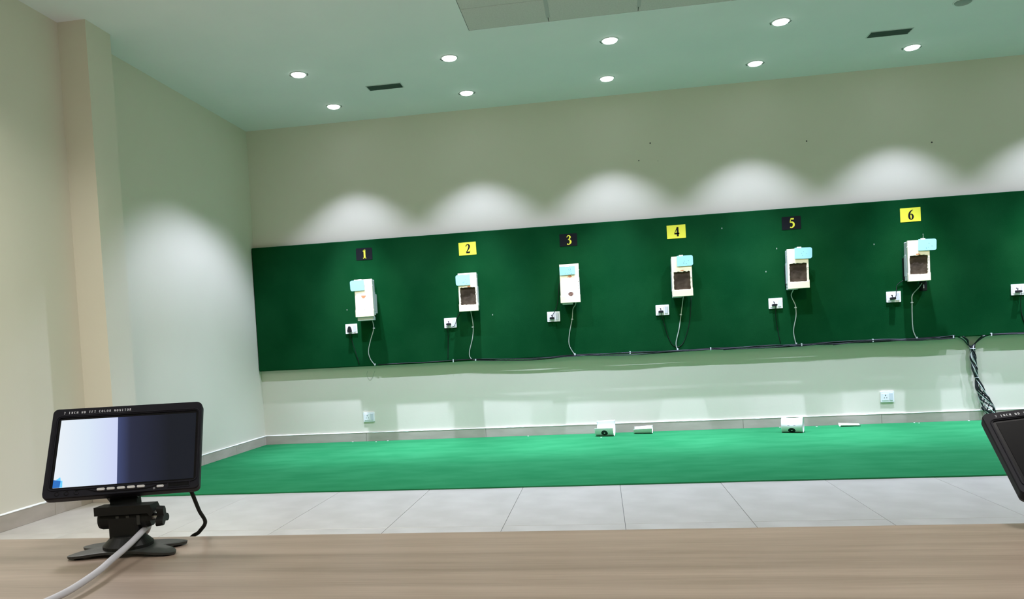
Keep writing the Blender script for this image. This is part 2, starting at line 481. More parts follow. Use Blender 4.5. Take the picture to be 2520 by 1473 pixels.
# ---- ceiling: plastered field with a recessed grid of lay-in tiles
GX = [-.82, -.253, .361, .975, 1.589, 2.203]
GY = [5.54, 5.178, 4.57, 3.96, 3.35, 2.74, 2.13]
bm = bmesh.new()
box(bm, (XL - .2, GY[0], H), (XR + .2, D + .2, H + .25))
box(bm, (XL - .2, YN - .2, H), (GX[0], GY[0], H + .25))
box(bm, (GX[-1], YN - .2, H), (XR + .2, GY[0], H + .25))
box(bm, (GX[0], YN - .2, H), (GX[-1], GY[-1], H + .25))
box(bm, (GX[0], GY[-1], H + .06), (GX[-1], GY[0], H + .25))
ceil = tag(fin('ceiling', bm, 'ceil'), kind='structure')
PANEL_AT = [(1, 3), (3, 3)]
for i in range(len(GX) - 1):
    for j in range(len(GY) - 1):
        lit = (i, j) in PANEL_AT or (i in (1, 3) and j == 5)
        o = mbox('light_panel' if lit else 'ceiling_tile', (GX[i] + .003, GY[j + 1] + .003, H + .0002), (GX[i + 1] - .003, GY[j] - .003, H + .016), 'tile_c', ceil, .002, 1)
for i, gx in enumerate(GX[1:-1]):
    mbox('grid_bar', (gx - .013, GY[-1], H - .002), (gx + .013, GY[0] - .075, H + .018), 'bar', ceil)
for gy in GY[1:-1]:
    mbox('grid_bar', (GX[0], gy - .003, H + .002), (GX[-1], gy + .003, H + .017), 'bar', ceil)

# ---- skirting of cut tiles with a ragged plaster bead above
SK, ST = .0946, .011
def skirting(name, p0, p1, nrm, joints):
    """p0 -> p1 along the wall, nrm points into the room"""
    p0 = Vector((*p0, 0)); p1 = Vector((*p1, 0)); n = Vector((*nrm, 0))
    dd = (p1 - p0); Lg = dd.length; t = dd.normalized()
    root = tag(empty(name, p0), kind='structure')
    cuts = [0] + [j for j in joints if 0 < j < Lg] + [Lg]
    for a, b in zip(cuts[:-1], cuts[1:]):
        q0 = t * (a + .0012); q1 = t * (b - .0012) + n * (ST + random.uniform(-.0006, .0006)) + Vector((0, 0, SK))
        lo = Vector((min(q0.x, q1.x), min(q0.y, q1.y), 0)); hi = Vector((max(q0.x, q1.x), max(q0.y, q1.y), SK))
        mbox('skirting_tile', lo, hi, 'skirt', root, .0012, 1)
    # bead
    bm = bmesh.new()
    nseg = max(6, int(Lg / .03)); prev = None
    rnd = random.Random(hash(name) % 1000 if False else len(name) * 13)
    h = .004
    for i in range(nseg + 1):
        s = Lg * i / nseg
        h = max(.0015, min(.0065, h + rnd.uniform(-.0022, .0022)))
        dn = rnd.uniform(0, .004) if rnd.random() < .25 else 0
        cur = [bm.verts.new(t * s + n * 0 + Vector((0, 0, SK + h))), bm.verts.new(t * s + n * (ST + .0015) + Vector((0, 0, SK + .0005))),
               bm.verts.new(t * s + n * (ST + .0015) + Vector((0, 0, SK - .002 - dn))), bm.verts.new(t * s + n * 0 + Vector((0, 0, SK - .002)))]
        if prev:
            for k in range(4): bm.faces.new((prev[k], prev[(k + 1) % 4], cur[(k + 1) % 4], cur[k]))
        prev = cur
    fin('plaster_bead', bm, 'plaster', root)
    return root
skirting('baseboard_back', (XL, D), (XR, D), (0, -1), [1.055 + 1.195 * k for k in range(9)])
skirting('baseboard_left', (XL, PY1), (XL, D - ST), (1, 0), [.6, 1.2, 1.8, 2.4])
skirting('baseboard_near', (XL, YN), (XL, PY0), (1, 0), [.6 * k + .3 for k in range(12)])
skirting('baseboard_pier', (PX, PY0 - ST), (PX, PY1), (1, 0), [])
skirting('baseboard_pier_front', (XL + ST, PY0), (PX, PY0), (0, -1), [])

# ================================================================== CARPET, TARGET BOARD
bm = bmesh.new()
CY = 4.808
nx = 120
top, bot, back = [], [], []
for i in range(nx + 1):
    x = XL + .012 + (XR - XL - .02) * i / nx
    yy = CY + .003 * math.sin(x * 2.1) + .0015 * math.sin(x * 9)
    top.append(bm.verts.new((x, yy + .003, .008))); bot.append(bm.verts.new((x, yy, .0005)))
    back.append(bm.verts.new((x, D - .013, .008)))
for i in range(nx):
    bm.faces.new((bot[i], bot[i + 1], top[i + 1], top[i])); bm.faces.new((top[i], top[i + 1], back[i + 1], back[i]))
b0 = bm.verts.new((back[0].co.x, back[0].co.y, .0005)); b1 = bm.verts.new((back[-1].co.x, back[-1].co.y, .0005))
bm.faces.new(bot[::-1] + [b0, b1][::1]) if False else None
bm.faces.new([b0, back[0], top[0], bot[0]]); bm.faces.new([b1, bot[-1], top[-1], back[-1]])
bm.faces.new([b0, b1] + back[::-1])
carpet = tag(fin('carpet', bm, 'carpet'), 'bright green needle-felt carpet covering the floor below the targets', 'carpet')

BT, BZ0, BZ1 = .062, .748, 1.972
YB = D - BT                                   # front face of the board
BX0, BX1 = XL + .006, XR - .02
board = tag(empty('target_board', (0, D - .001, BZ0)), 'long dark green felt-covered board running along the far wall behind the targets', 'board')
bm = bmesh.new()
box(bm, (BX0, -BT, 0), (BX1, 0, BZ1 - BZ0), .008, 3)
fin('felt_panel', bm, 'felt', board, False)

# ---- tiny pale pin scars on the felt
for (sx, sz) in ((1.133, 1.835), (-.998, 1.177), (-2.428, 1.307), (2.42, 1.60), (1.60, 1.62), (1.50, 1.42)):
    mbox('pin_scar', (sx - .003, -BT - .0006, sz - BZ0 - .006), (sx + .003, -BT, sz - BZ0 + .006), 'cable_grey', board)

# ================================================================== NUMBER CARDS
NCL = {'1': 'leftmost black number card, a yellow one printed on it', '2': 'leftmost yellow number card, a black two printed on it',
       '3': 'black number card between the two left yellow cards, reading three', '4': 'middle yellow number card, a black four printed on it',
       '5': 'rightmost black number card, a yellow five printed on it', '6': 'rightmost yellow number card, a black six printed on it'}
def number_card(n, x, z):
    black = n in '135'
    r_ = empty('number_card', (x, YB, z), 0, label=NCL[n], cat='sign', group='lane number cards on the green board')
    bm = bmesh.new()
    w2, h2 = .081 if black else .0835, .0575 if black else .0605
    prism(bm, rrect(-w2, -h2, w2, h2, .008 if n == '1' else .002, 3), -.003, 0)
    c = fin('card', bm, 'signblack' if black else 'yellow', r_)
    bm = bmesh.new()
    s = .085
    for st in DIG[n]:
        ribbon(bm, [(a, b, c * 1.18) for a, b, c in st], (-.25 * s + .004, -.003, -.5 * s), (1, 0, 0), (0, 0, 1), s, (0, -1, 0), .0008)
    fin('digit', bm, 'yellow' if black else 'signblack', r_)
    r_.rotation_euler = (0, {'1': .01, '2': -.015, '3': .005, '4': -.01, '5': .0, '6': -.008}[n], 0)
for n, x, z in (('1', -2.222, 1.836), ('2', -1.206, 1.816), ('3', -.2505, 1.830), ('4', .730, 1.834), ('5', 1.733, 1.838), ('6', 2.726, 1.835)):
    number_card(n, x, z)

# ================================================================== TARGET BOXES
YF = YB - .14                                  # front face plane of the boxes
def jag(x0, z0, x1, z1, amp, rnd, step=.012):
    out = []
    def seg(a, b, nx_, nz_):
        L_ = math.dist(a, b); n = max(2, int(L_ / step))
        for i in range(n):
            t = i / n; j = rnd.uniform(-amp * .3, amp) if i else 0
            out.append((a[0] + (b[0] - a[0]) * t + nx_ * j, a[1] + (b[1] - a[1]) * t + nz_ * j))
    seg((x0, z0), (x1, z0), 0, -.5); seg((x1, z0), (x1, z1), .6, 0); seg((x1, z1), (x0, z1), 0, 1); seg((x0, z1), (x0, z0), -.6, 0)
    return out

def target_box(i, x, z0, label, card, rnd, h=.355):
    r_ = empty('target_box', (x, YF, z0), 0, label=label, cat='target holder', group='target holders on the green board')
    outer = [(-.0905, 0), (.0905, 0), (.0905, .070), (.0875, .073), (.0875, h), (-.0875, h), (-.0875, .073), (-.0905, .070)]
    bm = bmesh.new()
    amp = .0012 if card else .0058
    ring_plate(bm, outer, jag(-.0715, .061, .0715, .219, amp, rnd), 0, .016)
    fin('front_frame', bm, 'cream', r_)
    mbox('lower_lip', (-.0905, -.006, 0), (.0905, .0, .058), 'cream', r_, .0025, 2)
    # housing behind, open at the front
    mbox('housing', (-.086, .016, .012), (.086, .088, h - .006), 'house', r_, .005, 2)
    mbox('side_flange', (.086 if x < 0 else -.0885, .045, .05), (.0885 if x < 0 else -.086, .088, .23), 'house', r_, .001, 1)
    mbox('mounting_bracket', (-.084 if i > 2 else -.04, .088, .030), (.06 if i > 1 else .087, .14, .215), 'house' if i == 1 else 'black', r_, .003, 1)
    # rubber sheet seen through the opening
    bm = bmesh.new(); G = 14; V = {}
    for a in range(G + 1):
        for b in range(G + 1):
            V[a, b] = bm.verts.new((-.0765 + .153 * a / G, .0135 + rnd.uniform(-.0016, .0016) - .003 * math.sin(PI * a / G) * math.sin(PI * b / G), .056 + .168 * b / G))
    for a in range(G):
        for b in range(G):
            bm.faces.new((V[a, b], V[a + 1, b], V[a + 1, b + 1], V[a, b + 1]))
    fin('rubber_sheet', bm, 'rubber', r_, True)
    if card:
        mbox('target_paper', (-.0745, -.002, .050), (.0745, -.0004, .228), 'paper', r_, .0004, 1)
    def blob(name, cx, cz, rx, rz, m, y=-.0022, a0=0, a1=2 * PI, n=22, wob=.12):
        bm = bmesh.new(); pts = []
        for k in range(n):
            a = a0 + (a1 - a0) * k / (n - 1 if a1 - a0 < 6 else n)
            q = 1 + rnd.uniform(-wob, wob)
            pts.append((cx + rx * q * math.cos(a), cz + rz * q * math.sin(a)))
        prism(bm, pts, y - .0004, y)
        fin(name, bm, m, r_)
    if i == 1:
        blob('orange_backing', -.003, .203, .023, .026, 'orange', a0=PI, a1=2 * PI, wob=.03)
        blob('slot_mark', .002, .0655, .012, .0022, 'cable_grey')
        mbox('drip_tray', (-.078, .012, -.036), (.078, .084, .002), 'house', r_, .003, 1)
    if i == 3:
        blob('scorched_hole', .006, .079, .0235, .019, 'brown', wob=.05)
        blob('orange_mark', .004, .240, .020, .011, 'orange', y=0, wob=.3)
        mbox('drip_tray', (-.076, .012, -.014), (.02, .084, .002), 'house', r_, .003, 1)
    if i in (2, 4, 6):
        blob('orange_mark', {2: .012, 4: .004, 6: -.006}[i], .229, .016, .007, 'orange', y=0, wob=.3)
    if i in (4, 5):
        mbox('drip_tray', (-.086, .02, -.006), (.0, .088, .012), 'house', r_, .003, 1)
    if i == 6:
        # antenna wire above, sensor lead below
        mtube('wire', [(.045, .02, h), (.046, .016, h + .03), (.044, .012, h + .052)], .0016, 'cable_grey', r_, 6, 4)
        mbox('lamp_arm', (.045, .06, -.085), (.085, .13, 0), 'black', r_, .006, 2)
        mbox('lamp_label', (.052, .057, -.062), (.058, .0602, -.030), 'cable_light', r_)
    # screw studs on the side of the frame
    sx = .089 if x < 1 else -.089
    bm = bmesh.new(); cyl(bm, (sx - (.002 if sx > 0 else -.002), .008, .295), (1 if sx > 0 else -1, 0, 0), .004, .003, .005, 10)
    fin('screw', bm, 'cable_light', r_)
    # chips along the edge
    for q in range(3 if i != 1 else 1):
        cz = rnd.uniform(.09, .20)
        mbox('chip_mark', (.078, -.0006, cz), (.078 + rnd.uniform(.002, .006), 0, cz + rnd.uniform(.003, .008)), 'rubber', r_)
    return r_

BOX = [(1, -2.208, 1.224, .356), (2, -1.201, 1.2185, .356), (3, -.2525, 1.241, .353), (4, .750, 1.2385, .358), (5, 1.7435, 1.2465, .349), (6, 2.731, 1.248, .350)]
BL = {
 1: 'leftmost cream target holder, blank white paper over its opening',
 2: 'cream target holder with dark opening and blue card on its left',
 3: 'cream target holder with a scorched brown hole low in its white paper',
 4: 'cream target holder with ragged dark opening, below the yellow four card',
 5: 'cream target holder with ragged dark opening, below the black five card',
 6: 'rightmost cream target holder, a black arm hanging under it'}
for i, x, z, h in BOX:
    target_box(i, x, z, BL[i], i in (1, 3), random.Random(i * 11), h)

# ---- pale blue cards clipped to the holders
def blue_card(i, x0, z0, x1, z1, side, tilt, label):
    cx, cz = (x0 + x1) / 2, (z0 + z1) / 2
    r_ = empty('blue_card', (cx, YF - .007, cz), 0, label=label, cat='card', group='pale blue cards on the target holders')
    r_.rotation_euler = (0, tilt, 0)
    hw, hh = (x1 - x0) / 2, (z1 - z0) / 2
    big, sm = .018, .004
    rad = (big, sm, sm, big) if side < 0 else ((sm, big, big, sm) if side > 0 else sm)
    bm = bmesh.new(); prism(bm, rrect(-hw, -hh, hw, hh, rad, 5), -.0012, 0)
    fin('card', bm, 'blue', r_)
    tx = -side * hw * .45
    mbox('tape_tab', (tx - .02, -.0018, hh - .006), (tx + .016, .007, hh + .007), 'paper', r_, .0006, 1)
    rnd = random.Random(i * 5)
    for k in range({1: 0, 2: 5, 3: 11, 4: 5, 5: 4, 6: 5}[i]):
        px, pz = rnd.uniform(-.3, .5) * hw, rnd.uniform(-.8, .3) * hh
        mbox('pinhole', (px - .0016, -.0016, pz - .0016), (px + rnd.uniform(.001, .003), -.0012, pz + rnd.uniform(.001, .004)), 'speck', r_)
blue_card(1, -2.334, 1.474, -2.197, 1.574, -1, -.03, 'leftmost pale blue card, blank, on the holder under the black one')
blue_card(2, -1.309, 1.462, -1.173, 1.560, -1, -.02, 'pale blue card sticking out left of the holder under the yellow two')
blue_card(3, -.339, 1.496, -.198, 1.572, 0, -.02, 'pale blue card with many dark pinholes, flush with its holder')
blue_card(4, .710, 1.507, .850, 1.600, 1, .0, 'pale blue card ending flush right on the holder under the yellow four')
blue_card(5, 1.716, 1.504, 1.862, 1.600, 1, .03, 'pale blue card sticking out right under the black five card')
blue_card(6, 2.727, 1.505, 2.872, 1.602, 1, .03, 'rightmost pale blue card, on the holder under the yellow six')

# ================================================================== SOCKETS, PLUGS, LEADS
def wall_socket(x, y, z, w_, h_, label, group, rz=0.0):
    r_ = empty('wall_socket', (x, y, z), 0, label=label, cat='socket', group=group)
    bm = bmesh.new(); prism(bm, rrect(-w_ / 2, -h_ / 2, w_ / 2, h_ / 2, .004, 3), -.010, 0)
    fin('face_plate', bm, 'white', r_)
    mbox('socket_module', (-w_ * .40, -.0125, -h_ * .34), (w_ * .10, -.010, h_ * .34), 'white', r_, .0008, 1)
    mbox('rocker_switch', (w_ * .16, -.0135, -h_ * .34), (w_ * .40, -.010, h_ * .34), 'white2', r_, .0012, 1)
    for (hx, hz, rr) in ((-.15, .14, .0045), (-.24, -.09, .0033), (-.06, -.09, .0033)):
        bm = bmesh.new(); cyl(bm, (hx * w_, -.0126, hz * h_), (0, -1, 0), rr, rr, .0006, 10)
        fin('pin_hole', bm, 'hole', r_)
    r_.rotation_euler = (0, rz, 0)
    return r_
SOCK = [(-2.392, 1.121), (-1.4085, 1.123), (-.422, 1.1265), (.5755, 1.130), (1.571, 1.132), (2.565, 1.1295), (3.573, 1.130)]
SL = ['leftmost white socket on the green board, bell-shaped plug in it',
      'white socket on the green board below the yellow two card',
      'white socket on the green board below the black three card',
      'white socket on the green board below the yellow four card',
      'white socket on the green board below the black five card',
      'white socket on the green board below the yellow six card',
      'white socket cut off by the right edge of the photo']
for (x, z), l in zip(SOCK, SL):
    wall_socket(x, YB, z, .119, .094, l, 'white sockets on the green board')
wall_socket(-2.287, D, .247, .112, .092, 'left of the two white sockets low on the cream wall above the skirting', 'white sockets low on the wall')
wall_socket(2.508, D, .246, .112, .094, 'right of the two white sockets low on the wall, near the cable bundle', 'white sockets low on the wall')

def lead(i, x, z, paths, label, bell=False):
    """a black plug sitting in its socket with its flexible lead"""
    r_ = empty('power_lead', (x, YB - .0135, z), 0, label=label, cat='power lead', group='black plugs and leads on the green board')
    bm = bmesh.new()
    if bell:
        prism(bm, [(-.019, -.026), (.019, -.026), (.021, -.008), (.013, .020), (.006, .033), (-.006, .033), (-.013, .020), (-.021, -.008)], -.028, 0, .003)
    else:
        prism(bm, rrect(-.021, -.0085, .021, .0085, .008, 5), -.032, 0, -.002)
        box(bm, (-.003, -.004, .012), (.003, 0, .030), .001, 1)
    fin('plug', bm, 'black', r_)
    for pts in paths:
        P = [(px - x, py, pz - z) for (px, py, pz) in pts]
        mtube('flex', P, .0027, 'black', r_, 7, 6)
lead(1, -2.405, 1.112, [[(-2.405, -.015, 1.095), (-2.398, -.02, 1.05), (-2.392, -.005, 1.005), (-2.352, .006, .844), (-2.336, .008, .775)]], 'leftmost black plug, bell-shaped, its lead hanging down', True)
lead(2, -1.423, 1.110, [[(-1.424, -.03, 1.105), (-1.43, -.03, 1.07), (-1.437, .004, 1.01), (-1.444, .008, .898), (-1.452, .008, .775)],
                        [(-1.400, -.010, 1.079), (-1.372, -.012, 1.088), (-1.352, -.012, 1.125), (-1.343, .002, 1.165), (-1.30, .008, 1.23)]], 'black plug with thin lead hanging down, below the yellow two card')
lead(3, -.437, 1.112, [[(-.437, -.03, 1.114), (-.430, -.02, 1.14), (-.412, -.012, 1.170), (-.384, 0, 1.235), (-.365, 0, 1.34), (-.352, .0, 1.43), (-.31, 0, 1.46)]], 'black plug whose lead curves up to the holder under the black three')
lead(4, .561, 1.115, [[(.563, -.03, 1.11), (.571, -.015, 1.06), (.587, .004, 1.0), (.617, .008, .881), (.660, .009, .80), (.72, .0095, .79), (.77, .009, .86), (.818, .006, 1.03), (.836, .0, 1.23)]], 'black plug with its lead in a long loop below the yellow four holder')
lead(5, 1.559, 1.117, [[(1.562, -.03, 1.112), (1.566, -.01, 1.06), (1.571, .008, .97), (1.580, .009, .90), (1.60, .009, .775)]], 'black plug with lead hanging straight down, below the black five card')
lead(6, 2.553, 1.115, [[(2.558, -.03, 1.112), (2.573, -.03, 1.135), (2.582, -.012, 1.165), (2.598, .004, 1.23), (2.65, .0, 1.27)]], 'black plug with lead rising right to the holder under the yellow six')
lead(7, 3.564, 1.114, [[(3.575, -.03, 1.110), (3.580, -.012, 1.05), (3.588, .006, .96), (3.610, .009, .86), (3.65, .009, .775)]], 'black plug in the socket at the right edge of the photo')

def signal(i, pts, clip, label, m='cable_grey'):
    r_ = empty('signal_cable', (pts[0][0], YB, pts[0][1]), 0, label=label, cat='cable', group='grey signal cables below the holders')
    n = len(pts)
    P = []
    for k, (x, z) in enumerate(pts):
        y = -.0045 if k else -.035
        P.append((x - pts[0][0], y, z - pts[0][1]))
    P = [(P[0][0] + .006, -.075, .03)] + P
    mtube('cable', P, .0042, m, r_, 8, 7)
    cx, cz = clip[0] - pts[0][0], clip[1] - pts[0][1]
    mbox('cable_clip', (cx - .009, -.0105, cz - .006), (cx + .009, 0, cz + .006), 'cable_light', r_, .001, 1)
    cx, cz = pts[-1][0] - pts[0][0], pts[-1][1] - pts[0][1]
    mbox('cable_clip', (cx - .004, -.0115, cz - .004), (cx + .009, 0, cz + .014), 'cable_light', r_, .001, 1)
signal(1, [(-2.172, 1.20), (-2.169, 1.113), (-2.210, .992), (-2.235, .893), (-2.221, .819), (-2.180, .756)], (-2.167, 1.113), 'leftmost thin grey cable, bowing left from the holder under the black one')
signal(2, [(-1.200, 1.22), (-1.190, 1.081), (-1.203, .966), (-1.240, .834), (-1.230, .775), (-1.186, .752)], (-1.194, 1.071), 'thin grey cable hanging from the holder under the yellow two card')
signal(3, [(-.212, 1.225), (-.239, 1.186), (-.251, 1.095), (-.286, .939), (-.287, .846), (-.243, .758)], (-.251, 1.092), 'thin grey cable hanging from the holder under the black three card')
signal(4, [(.764, 1.235), (.741, 1.079), (.718, .949), (.686, .823), (.694, .758)], (.739, 1.079), 'thin grey cable hanging from the holder under the yellow four card')
signal(5, [(1.716, 1.232), (1.709, 1.191), (1.737, 1.116), (1.743, 1.081), (1.742, 1.002), (1.717, .875), (1.733, .755)], (1.741, 1.083), 'kinked thin grey cable hanging from the holder under the black five')
signal(6, [(2.770, 1.203), (2.724, 1.139), (2.716, 1.067), (2.716, .849), (2.743, .753)], (2.716, 1.070), 'rightmost thin grey cable, hanging from the holder under the yellow six')

# ---- black cables tacked along the lower edge of the board, then dropping in a twisted bundle
RUN = [(-2.146, .760), (-1.861, .758), (-1.66, .764), (-1.223, .764), (-.873, .751), (-.564, .750), (-.222, .756), (.264, .752), (.741, .756),
       (1.101, .752), (1.526, .756), (1.770, .748), (2.046, .758), (2.387, .760), (2.722, .752), (3.053, .760)]
run = empty('cable_run', (-2.146, YB, .76), 0, label='black cables tacked along the lower edge of the green board', cat='cables')
def runpts(pts, dz, amp, ph, y):
    out = []
    for k, (x, z) in enumerate(pts):
        out.append((x + 2.146, y, z - .76 + dz + 1.5 * amp * math.sin(k * 2.3 + ph)))
    return out
mtube('cable', runpts(RUN, -.002, .003, 0, -.006), .0050, 'black', run, 8, 8)
mtube('cable', runpts(RUN[3:], -.013, .005, 1.0, -.005), .0045, 'black', run, 8, 8)
mtube('cable', runpts(RUN[6:], -.010, .006, 2.5, -.012), .0040, 'cable_dark', run, 8, 8)
mtube('cable', runpts(RUN[9:], -.006, .009, 4.0, -.010), .0036, 'cable_dark', run, 8, 8)
mtube('cable', runpts(RUN[5:], -.004, .006, 3.3, -.014), .0030, 'cable_dark', run, 8, 8)
mtube('cable', runpts(RUN[12:], -.014, .007, 5.0, -.014), .0036, 'black', run, 8, 8)
for cx, cz in ((-1.40, .762), (.267, .756), (.99, .754), (1.78, .750), (2.381, .757), (3.041, .754)):
    mbox('cable_clip', (cx + 2.146 - .005, -.0165, cz - .76 - .016), (cx + 2.146 + .005, 0, cz - .76 + .012), 'cable_light', run, .001, 1)
run2 = empty('cable_run', (3.31, YB, .757), 0, label='black cables along the board edge right of the twisted bundle', cat='cables')
for q, (dz, am, m, rr) in enumerate(((0, .002, 'black', .005), (-.009, .003, 'black', .0045), (-.004, .005, 'cable_dark', .004))):
    pts = [(3.34 + .25 * k, .757) for k in range(12)]
    mtube('cable', [(x - 3.31, -.006 - .003 * q, z - .757 + dz + am * math.sin(k * 1.9 + q)) for k, (x, z) in enumerate(pts)], rr, m, run2, 8, 6)
mbox('cable_clip', (3.346 - 3.31 - .005, -.0165, -.014), (3.346 - 3.31 + .005, 0, .012), 'cable_light', run2, .001, 1)

CEN = [(3.208, .640), (3.212, .560), (3.222, .470), (3.236, .385), (3.262, .285), (3.292, .200), (3.325, .110), (3.352, .035)]
SPR = [.017, .022, .020, .011, .032, .042, .052, .058]
bun = empty('cable_bundle', (3.21, D, .64), 0, label='twisted bundle of dark and pale cables dropping from the board to the floor', cat='cables')
rb = random.Random(5)
cols = ['cable_dark', 'cable_light', 'cable_dark', 'black', 'cable_light', 'cable_dark', 'cable_grey', 'cable_dark', 'black', 'cable_light', 'cable_dark', 'black']
for k, m in enumerate(cols):
    ph = 2 * PI * k / len(cols); tw = rb.uniform(2.0, 3.6)
    left = k % 2 == 0
    st = [(3.085 + .004 * k, .752), (3.140 + .003 * k, .720 - .003 * (k % 3)), (3.185, .672)] if left else [(3.350 - .006 * k, .752), (3.290 - .003 * k, .728 - .004 * (k % 3)), (3.235, .680)]
    pts = []
    for j, (x, z) in enumerate(st):
        pts.append((x - 3.21, -BT + .01 + .02 * j - .001 * k, z - .64))
    for j, (x, z) in enumerate(CEN):
        a = ph + tw * j * .55
        pts.append((x - 3.21 + SPR[j] * math.cos(a), -.034 + min(SPR[j], .020) * math.sin(a), z - .64))
    mtube('cable', pts, .0052 if m in ('cable_dark', 'black') else .0040, m, bun, 8, 6)
for j in (0, 3):
    x, z = CEN[j]
    bm = bmesh.new(); q = []
    for a in range(16):
        an = 2 * PI * a / 16
        q.append((x - 3.21 + (SPR[j] + .005) * math.cos(an), -.034 + (min(SPR[j], .02) + .007) * math.sin(an), z - .64))
    tube(bm, q, .0022, 6, closed=True, smooth=False); fin('cable_tie', bm, 'cable_light', bun, True)

# ================================================================== PAPERS ON THE CARPET
CZ = .009
def sheet(name, cx, cy, yaw_, L_, prof, m, label, twist=0.0, group='curled target papers on the carpet', dent=0.0):
    """card of length L_ bent to the profile (d towards the wall, z up)"""
    P = smooth_path([(d, z, 0) for d, z in prof], 6)
    s = [0]
    for a, b in zip(P[:-1], P[1:]): s.append(s[-1] + (b - a).length)
    bm = bmesh.new(); uv = bm.loops.layers.uv.new('UVMap'); NX = 16
    G = []
    for i in range(NX + 1):
        t = i / NX
        row = []
        for k, p in enumerate(P):
            sc_ = 1 + twist * (t - .5)
            z = p.y * sc_ - dent * math.sin(PI * t) * max(0, p.y) * 6
            row.append(bm.verts.new(((t - .5) * L_, p.x * sc_, max(0.0006, z))))
        G.append(row)
    for i in range(NX):
        for k in range(len(P) - 1):
            fc = bm.faces.new((G[i][k], G[i + 1][k], G[i + 1][k + 1], G[i][k + 1]))
            for lp, (a, b) in zip(fc.loops, ((i, k), (i + 1, k), (i + 1, k + 1), (i, k + 1))):
                lp[uv].uv = (a / NX * L_, s[b])
    me = bpy.data.meshes.new(name); bm.to_mesh(me); bm.free()
    for p in me.polygons: p.use_smooth = True
    o = link(name, me, m)
    sm_ = o.modifiers.new('thickness', 'SOLIDIFY'); sm_.thickness = .0007; sm_.offset = 0
    o.location = (cx, cy, CZ); o.rotation_euler = (0, 0, yaw_)
    return tag(o, label, 'paper', group)
sheet('target_paper', .005, 7.155, -.20, .170, [(-.066, .078), (-.057, .048), (-.038, .019), (-.010, .001), (.020, .004), (.044, .034), (.056, .082), (.055, .135)], target_mat(.088, .052),
      'curled target paper with a black mark, left of the small roll on the green carpet', .06)
sheet('target_paper', .352, 7.245, -.18, .168, [(-.048, .046), (-.038, .026), (-.020, .005), (.002, .001), (.022, .014), (.030, .040), (.029, .064)], 'paper',
      'small plain curled paper on the carpet just right of the marked curl', .15)
pr = [(.020, .010), (-.006, .001), (-.032, .009), (-.055, .038), (-.060, .072), (-.046, .108), (-.014, .130), (.022, .127), (.048, .102), (.058, .066), (.050, .030), (.030, .004)]
sheet('target_paper', 1.600, 6.965, -.36, .172, pr, target_mat(.084, .074),
      'largest rolled target paper, standing open in front of the skirting below lane 5', .04, dent=.016)
sheet('target_paper', 2.150, 7.255, -.05, .170, [(-.035, .012), (-.020, .002), (.002, .001), (.022, .006), (.035, .020)], 'paper',
      'flat white paper strip on the carpet right of the largest roll', -.5)
for k, (sx, sy) in enumerate(((-2.46, 7.34), (-2.20, 7.27), (-2.10, 7.33), (-.719, 7.31), (-.031, 7.05), (1.573, 7.33), (1.877, 7.28), (2.712, 7.33), (2.737, 7.29), (3.16, 7.33))):
    rk = random.Random(k)
    bm = bmesh.new(); prism(bm, [(rk.uniform(.7, 1.2) * .008 * math.cos(a), rk.uniform(.7, 1.2) * .006 * math.sin(a)) for a in [i * PI / 3 for i in range(6)]], 0, rk.uniform(.002, .006), plane='XY')
    o = fin('paper_scrap', bm, 'paper'); o.location = (sx, sy, .0082)
    tag(o, 'tiny white paper crumb on the green carpet along the skirting', 'scrap', 'paper crumbs along the skirting')

# ================================================================== CEILING FITTINGS
def downlight(x, y, label, lit=True, power=ROW_W, core=CORE_W, size=90, lean=.42, arcs=(1, 1), lens=True):
    r_ = empty('downlight', (x, y, H), 0, label=label, cat='ceiling light', group='round downlights in the ceiling' if lit else None)
    bm = bmesh.new()
    lathe(bm, [(.066, 0), (.066, -.003), (.060, -.005), (.055, -.004), (.055, 0)], n=36)
    fin('trim_ring', bm, 'trimring', r_, True)
    bm = bmesh.new()
    lathe(bm, [(.0545, -.001), (.0545, -.006), (.050, -.013), (.036, -.018), (.012, -.020)], n=36)
    fin('lens', bm, 'lamp' if lit else 'lampoff', r_, True)
    for sgn, on in zip((-1, 1), arcs):
        if not on: continue
        P = []
        for q in range(5):
            a = (PI if sgn < 0 else 0) + (q - 2) * .16 * (1)
            P.append((.073 * math.cos(a + (-.35 if sgn < 0 else .35)), .073 * math.sin(a + (-.35 if sgn < 0 else .35)), -.0015))
        mtube('rim_arc', P, .0028, 'clip', r_, 6, 3)
    if lit:
        spot('lamp_beam', (x, y, H - .03), (x, y - lean, 0), power, size, .42, COOL, .022)
        spot('lamp_core', (x, y, H - .03), (x, y, 0), core, 48, 1.0, COOL, .022)
        a_ = area('lamp_spill', (x, y, H - .024), .09, FILL_W, COOL, 175)
    return r_
R2 = [-2.295 + 1.228 * k for k in range(7)]
R1 = [-2.281 + 1.228 * k for k in range(7)]
names2 = ['leftmost lit downlight of the row nearest the target wall', 'second lit downlight from the left in the row nearest the target wall',
          'middle lit downlight in the row nearest the target wall', 'fourth lit downlight from the left in the row nearest the target wall',
          'lit downlight nearest the target wall, just below the right dark air vent', 'lit downlight beyond the right edge of the photo, near row', 'last lit downlight of the near-wall row, off to the right']
names1 = ['leftmost lit downlight of the outer row, left of the left air vent', 'lit downlight of the outer row, right of the left air vent',
          'lit downlight of the outer row nearest the ceiling tile grid', 'lit downlight of the outer row, left of the right air vent',
          'unlit grey downlight at the top right edge of the photo', 'outer-row downlight beyond the right edge of the photo', 'last outer-row downlight, off to the right']
